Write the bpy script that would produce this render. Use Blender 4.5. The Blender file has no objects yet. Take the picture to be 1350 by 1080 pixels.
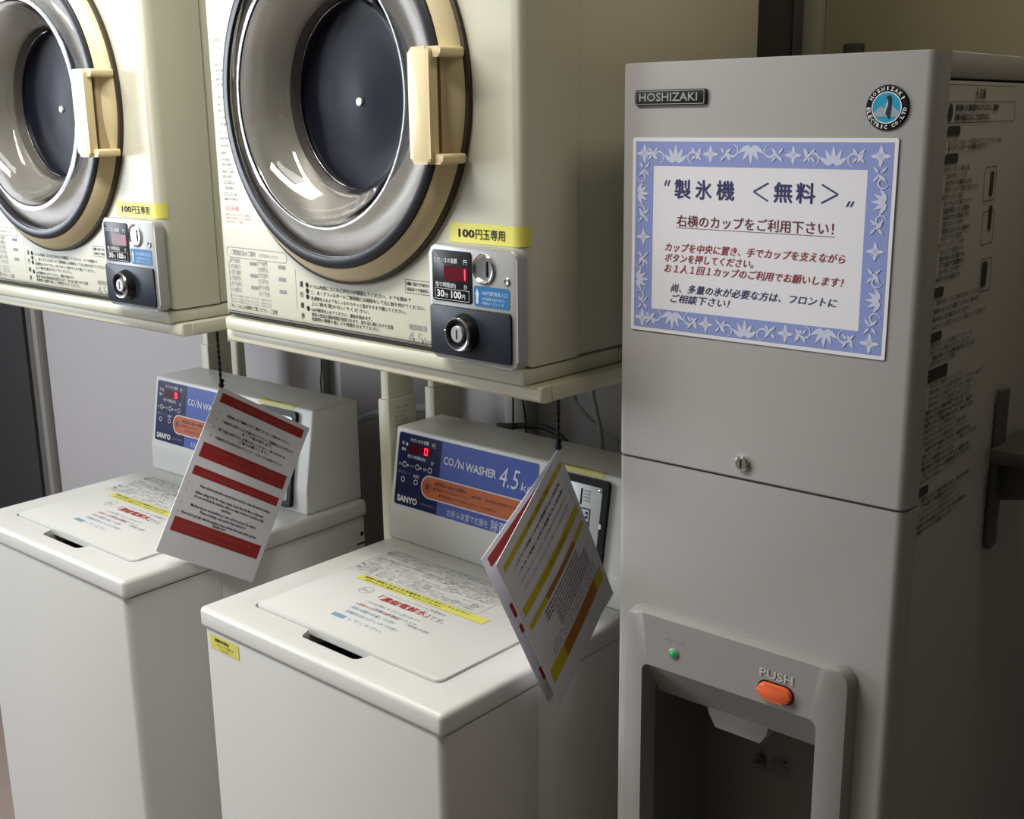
import bpy, bmesh, math, random
from mathutils import Matrix, Vector
random.seed(7)
PI = math.pi
SC = bpy.context.scene
COL = SC.collection
FLOOR = 1.69          # the calibrated frame has z = 0 at the ice machine's top

# ------------------------------------------------------------------ camera
cam_d = bpy.data.cameras.new('camera')
cam_d.sensor_fit = 'HORIZONTAL'; cam_d.sensor_width = 36
cam_d.lens = 1537.0747 / 1350 * 36
cam_d.clip_start = .02
cam = bpy.data.objects.new('camera', cam_d); COL.objects.link(cam)
yaw, pitch, roll = -0.685724, -0.246443, -0.012961
fw = Vector((math.sin(yaw) * math.cos(pitch), math.cos(yaw) * math.cos(pitch), math.sin(pitch)))
r0 = Vector((math.cos(yaw), -math.sin(yaw), 0)); u0 = r0.cross(fw)
rv = math.cos(roll) * r0 + math.sin(roll) * u0; uv = -math.sin(roll) * r0 + math.cos(roll) * u0
cam.matrix_world = Matrix(((rv.x, uv.x, -fw.x, .740842), (rv.y, uv.y, -fw.y, -1.096918),
                           (rv.z, uv.z, -fw.z, FLOOR - .053853), (0, 0, 0, 1)))
SC.camera = cam
# ------------------------------------------------------------------ light
w = bpy.data.worlds.new('world'); SC.world = w; w.use_nodes = True
w.node_tree.nodes['Background'].inputs[0].default_value = (.75, .85, 1, 1)
w.node_tree.nodes['Background'].inputs[1].default_value = .6
def area(name, loc, target, sx, sy, power, col):
    l = bpy.data.lights.new(name, 'AREA'); l.shape = 'RECTANGLE'; l.size = sx; l.size_y = sy
    l.energy = power; l.color = col
    o = bpy.data.objects.new(name, l); COL.objects.link(o); o.location = loc
    o.rotation_euler = (Vector(target) - Vector(loc)).to_track_quat('-Z', 'Y').to_euler()
    return o
area('window_daylight', (-3.26, -1.60, 1.70), (0, -1.60, 1.55), 1.5, 1.2, 74, (.84, .91, 1))
area('tube_light', (-.8, -.72, 2.40), (-.8, -.72, 0), 1.2, .2, 31, (1, .98, .93))
area('corner_lamp', (.52, .0, 2.42), (.52, .0, 0), .25, .25, 2.6, (1, .88, .68))
SC.view_settings.view_transform = 'Standard'; SC.view_settings.look = 'None'
SC.view_settings.exposure = 0; SC.view_settings.gamma = 1
SC.view_settings.use_curve_mapping = False
SC.cycles.max_bounces = 10

# ------------------------------------------------------------------ materials
MATS = {}
def mat(name, col, rough=.5, metal=0, coat=0, noise=0, nscale=8, emis=None, trans=0, bump=0, bscale=200, spec=.5, ior=1.45, alpha=None):
    if name in MATS: return MATS[name]
    m = bpy.data.materials.new(name); m.use_nodes = True
    nt = m.node_tree; b = nt.nodes['Principled BSDF']
    b.inputs['Base Color'].default_value = (*col, 1)
    b.inputs['Roughness'].default_value = rough; b.inputs['Metallic'].default_value = metal
    b.inputs['Coat Weight'].default_value = coat; b.inputs['Coat Roughness'].default_value = .06
    b.inputs['Specular IOR Level'].default_value = spec; b.inputs['IOR'].default_value = ior
    if trans: b.inputs['Transmission Weight'].default_value = trans
    if emis:
        b.inputs['Emission Color'].default_value = (*emis[0], 1); b.inputs['Emission Strength'].default_value = emis[1]
    tc = nt.nodes.new('ShaderNodeTexCoord')
    if noise:
        n = nt.nodes.new('ShaderNodeTexNoise'); n.inputs['Scale'].default_value = nscale; n.inputs['Detail'].default_value = 5
        mx = nt.nodes.new('ShaderNodeMix'); mx.data_type = 'RGBA'
        mx.inputs[6].default_value = (*[c * (1 - noise) for c in col], 1); mx.inputs[7].default_value = (*[min(1, c * (1 + noise)) for c in col], 1)
        nt.links.new(tc.outputs['Object'], n.inputs['Vector']); nt.links.new(n.outputs['Fac'], mx.inputs[0])
        nt.links.new(mx.outputs[2], b.inputs['Base Color'])
    if bump:
        n = nt.nodes.new('ShaderNodeTexNoise'); n.inputs['Scale'].default_value = bscale; n.inputs['Detail'].default_value = 2
        bp = nt.nodes.new('ShaderNodeBump'); bp.inputs['Strength'].default_value = bump; bp.inputs['Distance'].default_value = .001
        nt.links.new(tc.outputs['Object'], n.inputs['Vector']); nt.links.new(n.outputs['Fac'], bp.inputs['Height'])
        nt.links.new(bp.outputs['Normal'], b.inputs['Normal'])
    MATS[name] = m
    return m
M_dry = mat('cream_enamel', (.575, .565, .455), .36, coat=.05, noise=.03, nscale=3)
M_wash = mat('white_enamel', (.66, .655, .62), .38, noise=.03, nscale=3)
M_tray = mat('ivory_steel', (.60, .575, .45), .4, noise=.05, nscale=6)
M_ice = mat('grey_enamel', (.385, .37, .36), .38, noise=.025, nscale=2.5)
M_icep = mat('grey_plastic', (.29, .275, .265), .35, bump=.05)
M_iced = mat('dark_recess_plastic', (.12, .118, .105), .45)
M_ring = mat('beige_plastic', (.74, .62, .38), .38, noise=.04, nscale=10)
M_hand = mat('pale_beige_plastic', (.70, .58, .34), .3)
M_gask = mat('black_rubber', (.012, .012, .016), .35)
M_brown = mat('brown_rubber', (.05, .035, .022), .6)
M_liner = mat('taupe_liner', (.30, .275, .225), .34, metal=.2, noise=.15, nscale=5)
M_glass = mat('clear_plastic', (.93, .93, .95), .03, trans=1, ior=1.49)
M_navy = mat('navy_glass', (.009, .0095, .017), .36, noise=.6, nscale=7, spec=.10)
M_chrome = mat('chrome', (.75, .75, .76), .15, metal=1)
M_silver = mat('silver_paint', (.36, .36, .35), .36, metal=.25)
M_black = mat('black_plastic', (.012, .013, .016), .3, spec=.25)
M_dnavy = mat('dark_navy_plastic', (.018, .022, .034), .4, spec=.3)
M_white = mat('white_print', (.8, .8, .8), .6, spec=.12)
M_ink = mat('black_print', (.02, .02, .03), .6, spec=.12)
M_gink = mat('grey_print', (.28, .28, .29), .6, spec=.12)
M_lgink = mat('light_grey_print', (.36, .36, .35), .6, spec=.12)
M_rink = mat('red_print', (.42, .03, .035), .6, spec=.12)
M_pink = mat('pink_print', (.62, .28, .27), .6, spec=.12)
M_bink = mat('blue_print', (.22, .34, .5), .6, spec=.12)
M_yel = mat('yellow_tape', (.66, .62, .12), .45)
M_blue = mat('blue_label', (.03, .14, .33), .4, spec=.2)
M_pblue = mat('panel_blue', (.085, .125, .42), .3, spec=.2)
M_pnavy = mat('panel_navy', (.014, .018, .075), .3, spec=.2)
M_orange = mat('panel_orange', (.52, .14, .055), .4, spec=.2)
M_redled = mat('red_display_window', (.10, .003, .01), .2, spec=.2)
M_led = mat('red_digit', (.9, .02, .05), .4, emis=((1, .02, .06), 2.5))
M_paper = mat('laminated_paper', (.76, .745, .79), .3, coat=.35)
M_rbar = mat('red_band_print', (.33, .018, .02), .4)
M_ybar = mat('yellow_band_print', (.60, .47, .02), .4)
M_obar = mat('orange_band_print', (.45, .17, .02), .4)
M_cord = mat('black_cord', (.008, .008, .01), .7)
M_gcord = mat('grey_cable', (.25, .25, .23), .5)
M_hose = mat('grey_hose', (.32, .35, .36), .5)
M_wall = mat('wall_paint', (.46, .44, .455), .75, noise=.04, nscale=2, bump=.15, bscale=120)
M_wallo = mat('olive_wall_paint', (.30, .275, .185), .75, noise=.05, nscale=2, bump=.15, bscale=120)
M_trim = mat('trim_paint', (.36, .34, .28), .5, noise=.05)
M_door = mat('charcoal_door_paint', (.035, .036, .04), .5, noise=.1)
M_floor = mat('floor_vinyl', (.32, .25, .22), .45, noise=.08, nscale=12)
M_ceil = mat('ceiling_paint', (.62, .6, .52), .8, bump=.1)
M_grn = mat('green_lamp', (.02, .3, .08), .25, emis=((.03, .6, .18), .12))
M_btn = mat('orange_button', (.78, .13, .04), .35)
M_lav = mat('lavender_print', (.24, .29, .58), .5)
M_lavp = mat('pale_lavender_print', (.55, .58, .72), .5)
M_tink = mat('indigo_print', (.03, .03, .13), .6)
M_mink = mat('maroon_print', (.14, .02, .03), .6)
M_cyan = mat('cyan_enamel', (.03, .30, .48), .3)

# ------------------------------------------------------------------ helpers
def link_mesh(name, me, m, parent=None, mw=None, smooth=35):
    me.materials.clear(); me.materials.append(m)
    if smooth:
        me.shade_smooth(); me.set_sharp_from_angle(angle=math.radians(smooth))
    o = bpy.data.objects.new(name, me); COL.objects.link(o)
    if parent: o.parent = parent
    if mw is not None: o.matrix_world = mw
    return o
def obj(name, bm, m, parent=None, smooth=35, recalc=True):
    if recalc: bmesh.ops.recalc_face_normals(bm, faces=bm.faces)
    me = bpy.data.meshes.new(name); bm.to_mesh(me); bm.free()
    return link_mesh(name, me, m, parent, smooth=smooth)
def thing(name, label, cat, loc=(0, 0, 0), rz=0, group=None):
    o = bpy.data.objects.new(name, None); COL.objects.link(o); o.empty_display_size = .05
    o.location = loc; o.rotation_euler = (0, 0, rz); tag(o, label, cat, group)
    return o
def tag(o, label, cat, group=None):
    o['label'] = label; o['category'] = cat
    if group: o['group'] = group
    return o
def struct(name, bm, m):
    o = obj(name, bm, m); o['kind'] = 'structure'; return o
def box(bm, x0, x1, y0, y1, z0, z1, r=0, seg=2, filt=None):
    vs = bmesh.ops.create_cube(bm, size=1)['verts']
    for v in vs:
        v.co = Vector((x0 + (v.co.x + .5) * (x1 - x0), y0 + (v.co.y + .5) * (y1 - y0), z0 + (v.co.z + .5) * (z1 - z0)))
    if r:
        es = {e for v in vs for e in v.link_edges}
        if filt: es = [e for e in es if filt((e.verts[0].co + e.verts[1].co) / 2, (e.verts[1].co - e.verts[0].co).normalized())]
        bmesh.ops.bevel(bm, geom=list(es), offset=r, segments=seg, affect='EDGES', profile=.5)
    return bm
def B(*a, **k):
    bm = bmesh.new(); return box(bm, *a, **k)
def rrect(u0, u1, v0, v1, r, n=5):
    P = []
    for cu, cv, a in ((u1 - r, v1 - r, 0), (u0 + r, v1 - r, 90), (u0 + r, v0 + r, 180), (u1 - r, v0 + r, 270)):
        for i in range(n + 1):
            t = math.radians(a + 90 * i / n); P.append((cu + r * math.cos(t), cv + r * math.sin(t)))
    return P
def circle(u, v, r, n=24, r2=None):
    return [(u + r * math.cos(2 * PI * i / n), v + (r2 or r) * math.sin(2 * PI * i / n)) for i in range(n)]
# plane maps: (u, v, out) -> local point
def FM(y0): return lambda u, v, o: (u, y0 - o, v)
def TM(z0): return lambda u, v, o: (u, v, z0 + o)
def SM(x0): return lambda u, v, o: (x0 + o, u, v)
def slant(u, v, o):      # the washer console's tilted face
    return (u, .405 + (v - .05) * .1656 - o * .9866, v + o * .1634)
def prism(bm, poly, f, o0, o1, bev=0):
    a = [bm.verts.new(f(u, v, o0)) for u, v in poly]; b = [bm.verts.new(f(u, v, o1)) for u, v in poly]
    n = len(poly); bm.faces.new(a); top = bm.faces.new(b)
    for i in range(n): bm.faces.new((a[i], a[(i + 1) % n], b[(i + 1) % n], b[i]))
    if bev: bmesh.ops.bevel(bm, geom=list(top.edges), offset=bev, segments=2, affect='EDGES', profile=.5)
    return bm
def ring2(bm, po, pi, f, o0, o1):
    n = len(po); L = [[bm.verts.new(f(u, v, o)) for u, v in P] for P, o in ((po, o0), (po, o1), (pi, o1), (pi, o0))]
    for k in range(4):
        A, Bq = L[k], L[(k + 1) % 4]
        for i in range(n): bm.faces.new((A[i], A[(i + 1) % n], Bq[(i + 1) % n], Bq[i]))
    return bm
def revolve(bm, prof, cu, cv, f, seg=72, closed=False):
    R = []
    for r, o in prof:
        if r < 1e-6: R.append([bm.verts.new(f(cu, cv, o))])
        else: R.append([bm.verts.new(f(cu + r * math.cos(2 * PI * i / seg), cv + r * math.sin(2 * PI * i / seg), o)) for i in range(seg)])
    pr = list(zip(R, R[1:])) + ([(R[-1], R[0])] if closed else [])
    for A, Bq in pr:
        if len(A) == 1 and len(Bq) == 1: continue
        for i in range(seg):
            j = (i + 1) % seg
            if len(A) == 1: bm.faces.new((A[0], Bq[i], Bq[j]))
            elif len(Bq) == 1: bm.faces.new((A[i], A[j], Bq[0]))
            else: bm.faces.new((A[i], A[j], Bq[j], Bq[i]))
    return bm
def crom(P, n=8):
    P = [Vector(p) for p in P]; Q = [P[0] * 2 - P[1]] + P + [P[-1] * 2 - P[-2]]; out = []
    for i in range(1, len(Q) - 2):
        for k in range(n):
            t = k / n; a, b, c, d = Q[i - 1:i + 3]
            out.append(.5 * ((2 * b) + (c - a) * t + (2 * a - 5 * b + 4 * c - d) * t * t + (3 * b - a - 3 * c + d) * t ** 3))
    return out + [P[-1]]
def tube(bm, pts, r, seg=8, n=8):
    P = crom(pts, n) if n else [Vector(p) for p in pts]
    up = Vector((0, 0, 1)); rings = []
    t0 = (P[1] - P[0]).normalized(); s = t0.cross(up)
    if s.length < .1: s = t0.cross(Vector((1, 0, 0)))
    s.normalize()
    for i, p in enumerate(P):
        t = (P[min(i + 1, len(P) - 1)] - P[max(i - 1, 0)]).normalized()
        s = (s - t * s.dot(t)).normalized(); q = t.cross(s)
        rings.append([bm.verts.new(p + r * (s * math.cos(2 * PI * k / seg) + q * math.sin(2 * PI * k / seg))) for k in range(seg)])
    for A, Bq in zip(rings, rings[1:]):
        for k in range(seg): bm.faces.new((A[k], A[(k + 1) % seg], Bq[(k + 1) % seg], Bq[k]))
    bm.faces.new(rings[0]); bm.faces.new(rings[-1][::-1])
    return bm
def boolean(bm_a, bm_b, name='shell'):
    obs = []
    for k, b in enumerate((bm_a, bm_b)):
        bmesh.ops.recalc_face_normals(b, faces=b.faces)
        me = bpy.data.meshes.new(name); b.to_mesh(me); b.free()
        o = bpy.data.objects.new('tmp%d' % k, me); COL.objects.link(o); obs.append(o)
    md = obs[0].modifiers.new('b', 'BOOLEAN'); md.operation = 'DIFFERENCE'; md.object = obs[1]; md.solver = 'EXACT'
    dg = bpy.context.evaluated_depsgraph_get()
    me = bpy.data.meshes.new_from_object(obs[0].evaluated_get(dg))
    for o in obs: bpy.data.objects.remove(o)
    me.name = name
    return me
# ---- flat print
_gl = {}
def glyphs(s, bold=0, shear=0, res=2):
    k = (s, bold, shear, res)
    if k not in _gl:
        c = bpy.data.curves.new('t', 'FONT'); c.body = s; c.resolution_u = res; c.offset = bold; c.shear = shear
        o = bpy.data.objects.new('t', c); me = o.to_mesh()
        V = [(v.co.x, v.co.y) for v in me.vertices]; F = [tuple(p.vertices) for p in me.polygons]
        o.to_mesh_clear(); bpy.data.objects.remove(o); bpy.data.curves.remove(c)
        xs = [v[0] for v in V] or [0, 1]; _gl[k] = (V, F, min(xs), max(xs))
    return _gl[k]
SMALL = {'instruction_print', 'small_print', 'lid_instructions', 'side_instructions', 'border_ornament', 'emblem_lettering', 'caution_lettering', 'notice_lettering', 'red_print', 'lettering', 'pale_lettering', 'coin_slot_print'}
WHOLE = {'display_digit', 'emblem_ice'}
class Flat:
    def __init__(s, f, off=.0004): s.f = f; s.off = off; s.V = []; s.F = []; s.M = []
    def poly(s, P, off=None):
        s.M.append((len(s.V), len(s.F))); n = len(s.V); s.V += [s.f(u, v, off or s.off) for u, v in P]; s.F.append(tuple(range(n, n + len(P)))); return s
    def rect(s, u0, u1, v0, v1): return s.poly([(u0, v0), (u1, v0), (u1, v1), (u0, v1)])
    def ring(s, po, pi):
        s.M.append((len(s.V), len(s.F))); n = len(s.V); m = len(po); s.V += [s.f(u, v, s.off) for u, v in po + pi]
        s.F += [(n + i, n + (i + 1) % m, n + m + (i + 1) % m, n + m + i) for i in range(m)]; return s
    def text(s, t, u, v, size, w=None, bold=0, shear=0, res=2, rot=0, hv=None):
        s.M.append((len(s.V), len(s.F)))
        if bold and any(ord(ch) > 0x2fff for ch in t):       # heavier strokes for dense characters: the same glyphs set twice or more, slightly apart
            e = bold * size * .9
            o0 = s.off
            for k, (du, dv) in enumerate([(-e, 0), (e, 0)] if res == 1 else [(-e, 0), (e, 0), (0, e), (0, -e)]):
                s.off = o0 + .00006 * k; s._put(t, u + du, v + dv, size, w, 0, shear, res, rot)
            s.off = o0
            return s
        return s._put(t, u, v, size, w, bold, shear, res, rot)
    def _put(s, t, u, v, size, w, bold, shear, res, rot):
        V, F, x0, x1 = glyphs(t, bold, shear, res); sx = (w / (x1 - x0)) if w else size
        n = len(s.V); c, sn = math.cos(rot), math.sin(rot)
        for x, y in V:
            a, b = (x - x0) * sx, y * size; s.V.append(s.f(u + a * c - b * sn, v + a * sn + b * c, s.off))
        s.F += [tuple(i + n for i in f) for f in F]; return s
    def make(s, name, m, parent, kind=None):
        if kind is None and name in SMALL: kind = 'stuff'
        if kind is None and name not in WHOLE and len(s.M) > 1:      # one part for each line, sign or mark
            mk = s.M + [(len(s.V), len(s.F))]; out = []
            for (a, b), (c, d) in zip(mk, mk[1:]):
                me = bpy.data.meshes.new(name); me.from_pydata(s.V[a:c], [], [tuple(i - a for i in f) for f in s.F[b:d]]); me.update()
                out.append(link_mesh(name, me, m, parent, smooth=0))
            return out
        me = bpy.data.meshes.new(name); me.from_pydata(s.V, [], s.F); me.update()
        o = link_mesh(name, me, m, parent, smooth=0)
        if kind: o['kind'] = kind
        return o
def seg7(fl, ch, u, v, w, h, t):
    S = {'0': 'abcdef', '1': 'bc'}[ch]; m = h / 2
    R = dict(a=(0, w, h - t, h), b=(w - t, w, m, h), c=(w - t, w, 0, m), d=(0, w, 0, t), e=(0, t, 0, m), f=(0, t, m, h))
    for k in S: a, b, c, d = R[k]; fl.rect(u + a, u + b, v + c, v + d)
LINES = ['ドアを開けて洗濯物を入れてください。', '糸くずフィルターのお掃除を必ずしてください。', '運転中はドアを開けないでください。',
         '火災やけがの原因になります。', '乾燥が終わったら衣類を取り出してください。', '油の付いた衣類は入れないでください。',
         '硬貨を入れると運転が始まります。', '洗剤を入れてふたを閉めてください。', '脱水中はふたを開けないでください。', '投入口より硬貨を入れてください。']

# ------------------------------------------------------------------ room
def room():
    X0, X1, Y0, Y1, H = -3.3, 1.25, -3.3, .62, 2.45
    struct('floor', B(X0 - .1, X1 + .1, Y0 - .1, Y1 + .1, -.1, 0), M_floor)
    struct('ceiling', B(X0 - .1, X1 + .1, Y0 - .1, Y1 + .1, H, H + .1), M_ceil)
    struct('wall_back', B(-2.40, X1 + .1, Y1, Y1 + .1, 0, H), M_wall)
    struct('wall_right', B(X1, X1 + .1, Y0, Y1, 0, H), mat('bounce_cut_wall_paint', (.06, .055, .045), .7, noise=.05))  # unseen wall, set close and dark to cut bounce onto the dispenser's side
    struct('wall_front', B(X0, X1, Y0 - .1, Y0, 0, H), mat('dull_green_wall_paint', (.20, .195, .15), .75, noise=.05))
    # left wall with the window opening y -2.4..-.8, z 1.02..2.38
    me = boolean(B(X0 - .1, X0, Y0, Y1 + .1, 0, H), B(X0 - .2, X0 + .1, -2.4, -.8, 1.02, 2.38))
    o = link_mesh('wall_left', me, M_wall); o['kind'] = 'structure'
    bm = bmesh.new()
    ring2(bm, rrect(-2.4, -.8, 1.02, 2.38, .001, 1), rrect(-2.35, -.85, 1.07, 2.33, .001, 1), SM(X0 - .06), 0, .04)
    o = struct('window_1', bm, mat('window_frame_aluminium', (.5, .5, .5), .4, metal=.6))
    pane = obj('pane', B(X0 - .045, X0 - .041, -2.35, -.85, 1.07, 2.33), mat('window_glass', (1, 1, 1), 0, trans=1), o)
    # door beyond the back wall's end, with its jamb
    struct('door_1', B(-3.28, -2.53, Y1 + .005, Y1 + .045, .01, 2.1), M_door)
    struct('wall_back_lintel', B(X0, -2.40, Y1, Y1 + .1, 2.1, H), M_wall)
    bm = bmesh.new(); prism(bm, [(-2.53, Y1 + .09), (-2.53, Y1 + .03), (-2.50, Y1), (-2.44, Y1 - .01), (-2.44, Y1 + .09)], TM(0), 0, 2.12)
    struct('trim_1', bm, mat('door_jamb_paint', (.12, .115, .11), .5, noise=.05))
    bm = bmesh.new(); box(bm, -2.44, -2.415, Y1 - .018, Y1 + .01, 0, 2.12, .004)
    struct('trim_2', bm, mat('door_casing_paint', (.27, .26, .245), .5))
    struct('baseboard_back', B(-2.41, X1, Y1 - .012, Y1, 0, .08, .003), M_trim)
    # upper right: a shallow boxed-out panel of olive wall with a strip of trim
    struct('wall_back_panel', B(-.035, X1, Y1 - .03, Y1, 1.2, H), M_wallo)
    struct('trim_3', B(-.066, -.036, Y1 - .045, Y1, 1.2, H, .006), M_trim)
    struct('wall_shade_sheet', B(-.56, -.10, Y1 - .008, Y1, 1.45, H, .003), mat('wall_shade_paint', (.09, .08, .075), .6))  # thin dark sheet painting in the wall's shade between dryer and trim strip
    struct('trim_5', B(-1.135, -.80, Y1 - .02, Y1, 0, H, .004), mat('taupe_panel_paint', (.22, .20, .19), .6))
room()
o = tag(obj('wall_socket', B(.0, .028, .575, .59, FLOOR + .005, FLOOR + .042, .003), mat('socket_plastic', (.06, .055, .05), .5)),
        'small dark box on the olive wall just above the ice dispenser top', 'wall box')

# ------------------------------------------------------------------ dryers
ZD = FLOOR - .35262
DC = (.29, .326)
def print_dryer(root, body):
    f = FM(0)
    t = Flat(f)       # black lettering
    t.rect(.016, .464, .0225, .0252); t.rect(.016, .464, .0275, .0284)
    ys = [.0775, .0695, .0615, .0545, .046, .0395, .0335]
    ws = [.20, .225, .19, .12, .125, .165, .14]
    st = ['ドラム内部にゴミなどがないか確認してください、ドアを閉めて', '二、糸くずフィルターのご使用後には掃除をして元に取り付けてください。',
          '洗濯物を入れドアをしっかりカチッと音がするまで閉じてください。', '上に物を置かないでください。', '100円硬貨を入れてください。運転を始めます。',
          '硬貨の追加は運転時間が加算されます。取り出し時にやけど注意', '乾燥物の種類や量により時間をかえてください。']
    for y, wd, s in zip(ys, ws, st):
        t.text(s, .212, y, .0058, w=wd, res=1, bold=.018)
    for k, y in enumerate((.081, .073, .065, .049)):
        t.poly(circle(.205, y, .0036, 12))
    for k, s in enumerate('運行順序'): t.text(s, .189, .078 - .0145 * k, .0085, w=.007, bold=.01)
    t.text('くわしくは上の説明をご覧ください。ご注意', .019, .0335, .0065, w=.115, res=1, bold=.01)
    t.text('お願い', .405, .0985, .005, w=.010, bold=.03); t.text('電源プラグを抜かないで', .417, .0985, .005, w=.032, res=1, bold=.02); t.text('清掃済です使用可。', .405, .0915, .005, w=.04, res=1, bold=.02)
    t.ring(rrect(.4025, .4515, .0885, .1055, .0006, 2), rrect(.403, .451, .089, .105, .0006, 2))
    t.make('instruction_print', M_ink, body)
    g = Flat(f)
    for k, (y, wd) in enumerate([(.404, .012), (.383, .018), (.372, .016), (.364, .022), (.352, .02), (.345, .022), (.328, .02), (.318, .02), (.310, .022),
                                 (.300, .018), (.291, .020), (.280, .016), (.272, .022), (.262, .022), (.252, .018), (.243, .022), (.236, .022), (.226, .026),
                                 (.219, .022), (.210, .028), (.203, .024), (.194, .03), (.1875, .034)]):
        g.text(LINES[k % 10][:8 if wd < .02 else 11], .024, y, .0048, w=wd, res=1, bold=.01)
    for row in range(6):
        for c, u in enumerate((.026, .070, .092, .137)):
            y = .099 - row * .0085
            if c in (1, 3):
                if row % 2 == 0: g.rect(u + .005, u + .021, y - .001, y + .004)
            else:
                g.text(LINES[(row * 3 + c) % 10][3:10], u, y, .0062, w=.026, res=1)
                g.text(LINES[(row * 3 + c + 4) % 10][2:9], u + .002, y + .004, .0035, w=.023, res=1)
    for y in (.0495, .0445, .0405): g.text(LINES[int(y * 1e4) % 10] + LINES[3][:6], .022, y, .004, w=.10, res=1)
    g.ring(rrect(.020, .163, .1065, .1215, .007), rrect(.0207, .1623, .1072, .1208, .0063))
    g.text('ご使用方法のご案内', .03, .1110, .0085, w=.06, bold=.01, res=1); g.text('必ずお読みください', .098, .1115, .0055, w=.045, res=1)
    g.rect(.0225, .0235, .045, .10); g.rect(.18, .1806, .045, .10)
    for y in (.395, .36, .335, .305, .268, .232, .2145, .1985): g.rect(.022, .05, y, y + .0005)
    g.make('small_print', M_gink, body)
    r = Flat(f)
    r.ring(rrect(.024, .058, .1735, .1805, .003), rrect(.0246, .0574, .1741, .1799, .0026)); r.text('糸くずフィルター掃除', .027, .175, .0048, w=.028, bold=.03, res=1)
    for y in (.166, .161, .156): r.text(LINES[2] + LINES[4][:6], .025, y, .0042, w=.062 - (y < .16) * .02, res=1)
    r.make('red_print', M_pink, body)
    q = Flat(f); q.text('乾燥容量', .407, .044, .0075, w=.032, bold=.02); q.text('4.5', .405, .0275, .019, w=.026); q.text('kg', .434, .0285, .010, w=.012)
    q.make('capacity_print', M_lgink, body)
    # floral-shaped pictogram sheet beside the filter note
    return
def coin_unit(root, digit):
    f = FM(0)
    bm = bmesh.new(); prism(bm, rrect(.4635, .6055, .019, .1545, .010), f, 0, .016, .003)
    h = obj('coin_box', bm, M_silver, root)
    f = FM(-.016)
    bm = bmesh.new(); prism(bm, rrect(.470, .5345, .0885, .1485, .004), f, 0, .0012, .0004); dp = obj('display_panel', bm, M_black, h)
    d = Flat(f, .0016); d.rect(.490, .5295, .1135, .1305); d.make('display_window', M_redled, h)
    d = Flat(f, .002); seg7(d, digit, .5185, .1155, .0075, .013, .0018); d.make('display_digit', M_led, h)
    t = Flat(f, .0016); t.text('ただいまの金額', .4745, .1345, .0065, w=.038, bold=.005); t.text('円', .5225, .134, .0065)
    t.text('残り時間(約)', .4755, .1055, .0065, w=.034, bold=.005); t.text('分', .5225, .1055, .006)
    t.text('30', .4775, .0935, .0115, w=.0125, bold=.02); t.text('分', .4905, .0935, .0065); t.text('100', .5015, .0935, .0115, w=.0165, bold=.02); t.text('円', .519, .0935, .0065)
    t.ring(rrect(.4745, .531, .0905, .1035, .0005, 1), rrect(.4749, .5306, .0909, .1031, .0005, 1))
    t.make('display_lettering', M_white, h)
    # blue label
    d = Flat(f, .0005); d.poly(rrect(.538, .5935, .0875, .111, .003)); d.make('coin_label', M_blue, h)
    t = Flat(f, .0009); t.poly([(.5415, .0905), (.5455, .0905), (.5455, .1005), (.547, .1005), (.5435, .1085), (.540, .1005), (.5415, .1005)])
    t.text('100円硬貨投入口', .551, .1015, .0055, w=.04); t.text('50円硬貨は使えません', .551, .0955, .0038, w=.036, res=1); t.text('両替はフロントで', .551, .0905, .0038, w=.034, res=1)
    t.make('label_lettering', mat('pale_blue_print', (.45, .6, .75), .5), h)
    # coin slot cup
    bm = bmesh.new(); revolve(bm, [(.0175, 0), (.0175, .002), (.016, .0035), (.0145, .002), (.013, .0008), (0, .0004)], .5545, .131, f, 40)
    s = obj('coin_slot', bm, M_chrome, h)
    bm = bmesh.new(); prism(bm, rrect(.5585, .5605, .122, .140, .001), f, .0005, .0018); obj('slot_opening', bm, M_black, h)
    bm = bmesh.new(); revolve(bm, [(.0045, 0), (.0045, .0012), (.0035, .002), (.002, .0012), (0, .001)], .590, .1195, f, 20); obj('screw', bm, M_chrome, h)
    # lower cover with cam lock
    bm = bmesh.new(); prism(bm, rrect(.4665, .5965, .0245, .0835, .004), f, -.001, .003, .001); c = obj('lock_cover', bm, M_dnavy, h)
    bm = bmesh.new(); revolve(bm, [(.0235, .002), (.0215, .010), (.0195, .0155), (.0175, .0165), (.015, .0155), (.0145, .012), (0, .012)], .524, .0545, f, 40)
    lk = obj('lock', bm, M_black, h)
    bm = bmesh.new(); revolve(bm, [(.0200, .0150), (.0186, .0172), (.0178, .0170), (.0176, .0158)], .524, .0545, f, 40, True); obj('lock_ring', bm, M_chrome, h)
    bm = bmesh.new(); revolve(bm, [(.0098, .011), (.0098, .0160), (.009, .0166), (0, .0166)], .524, .0545, f, 28); obj('key_cylinder', bm, M_silver, h)
    bm = bmesh.new(); prism(bm, rrect(.5232, .5248, .049, .060, .0006), f, .0166, .0171); obj('keyhole', bm, M_black, h)
    bm = bmesh.new(); revolve(bm, [(.0022, 0), (.002, .0042), (0, .0046)], .493, .0535, f, 12); obj('rivet', bm, M_chrome, h)
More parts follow.
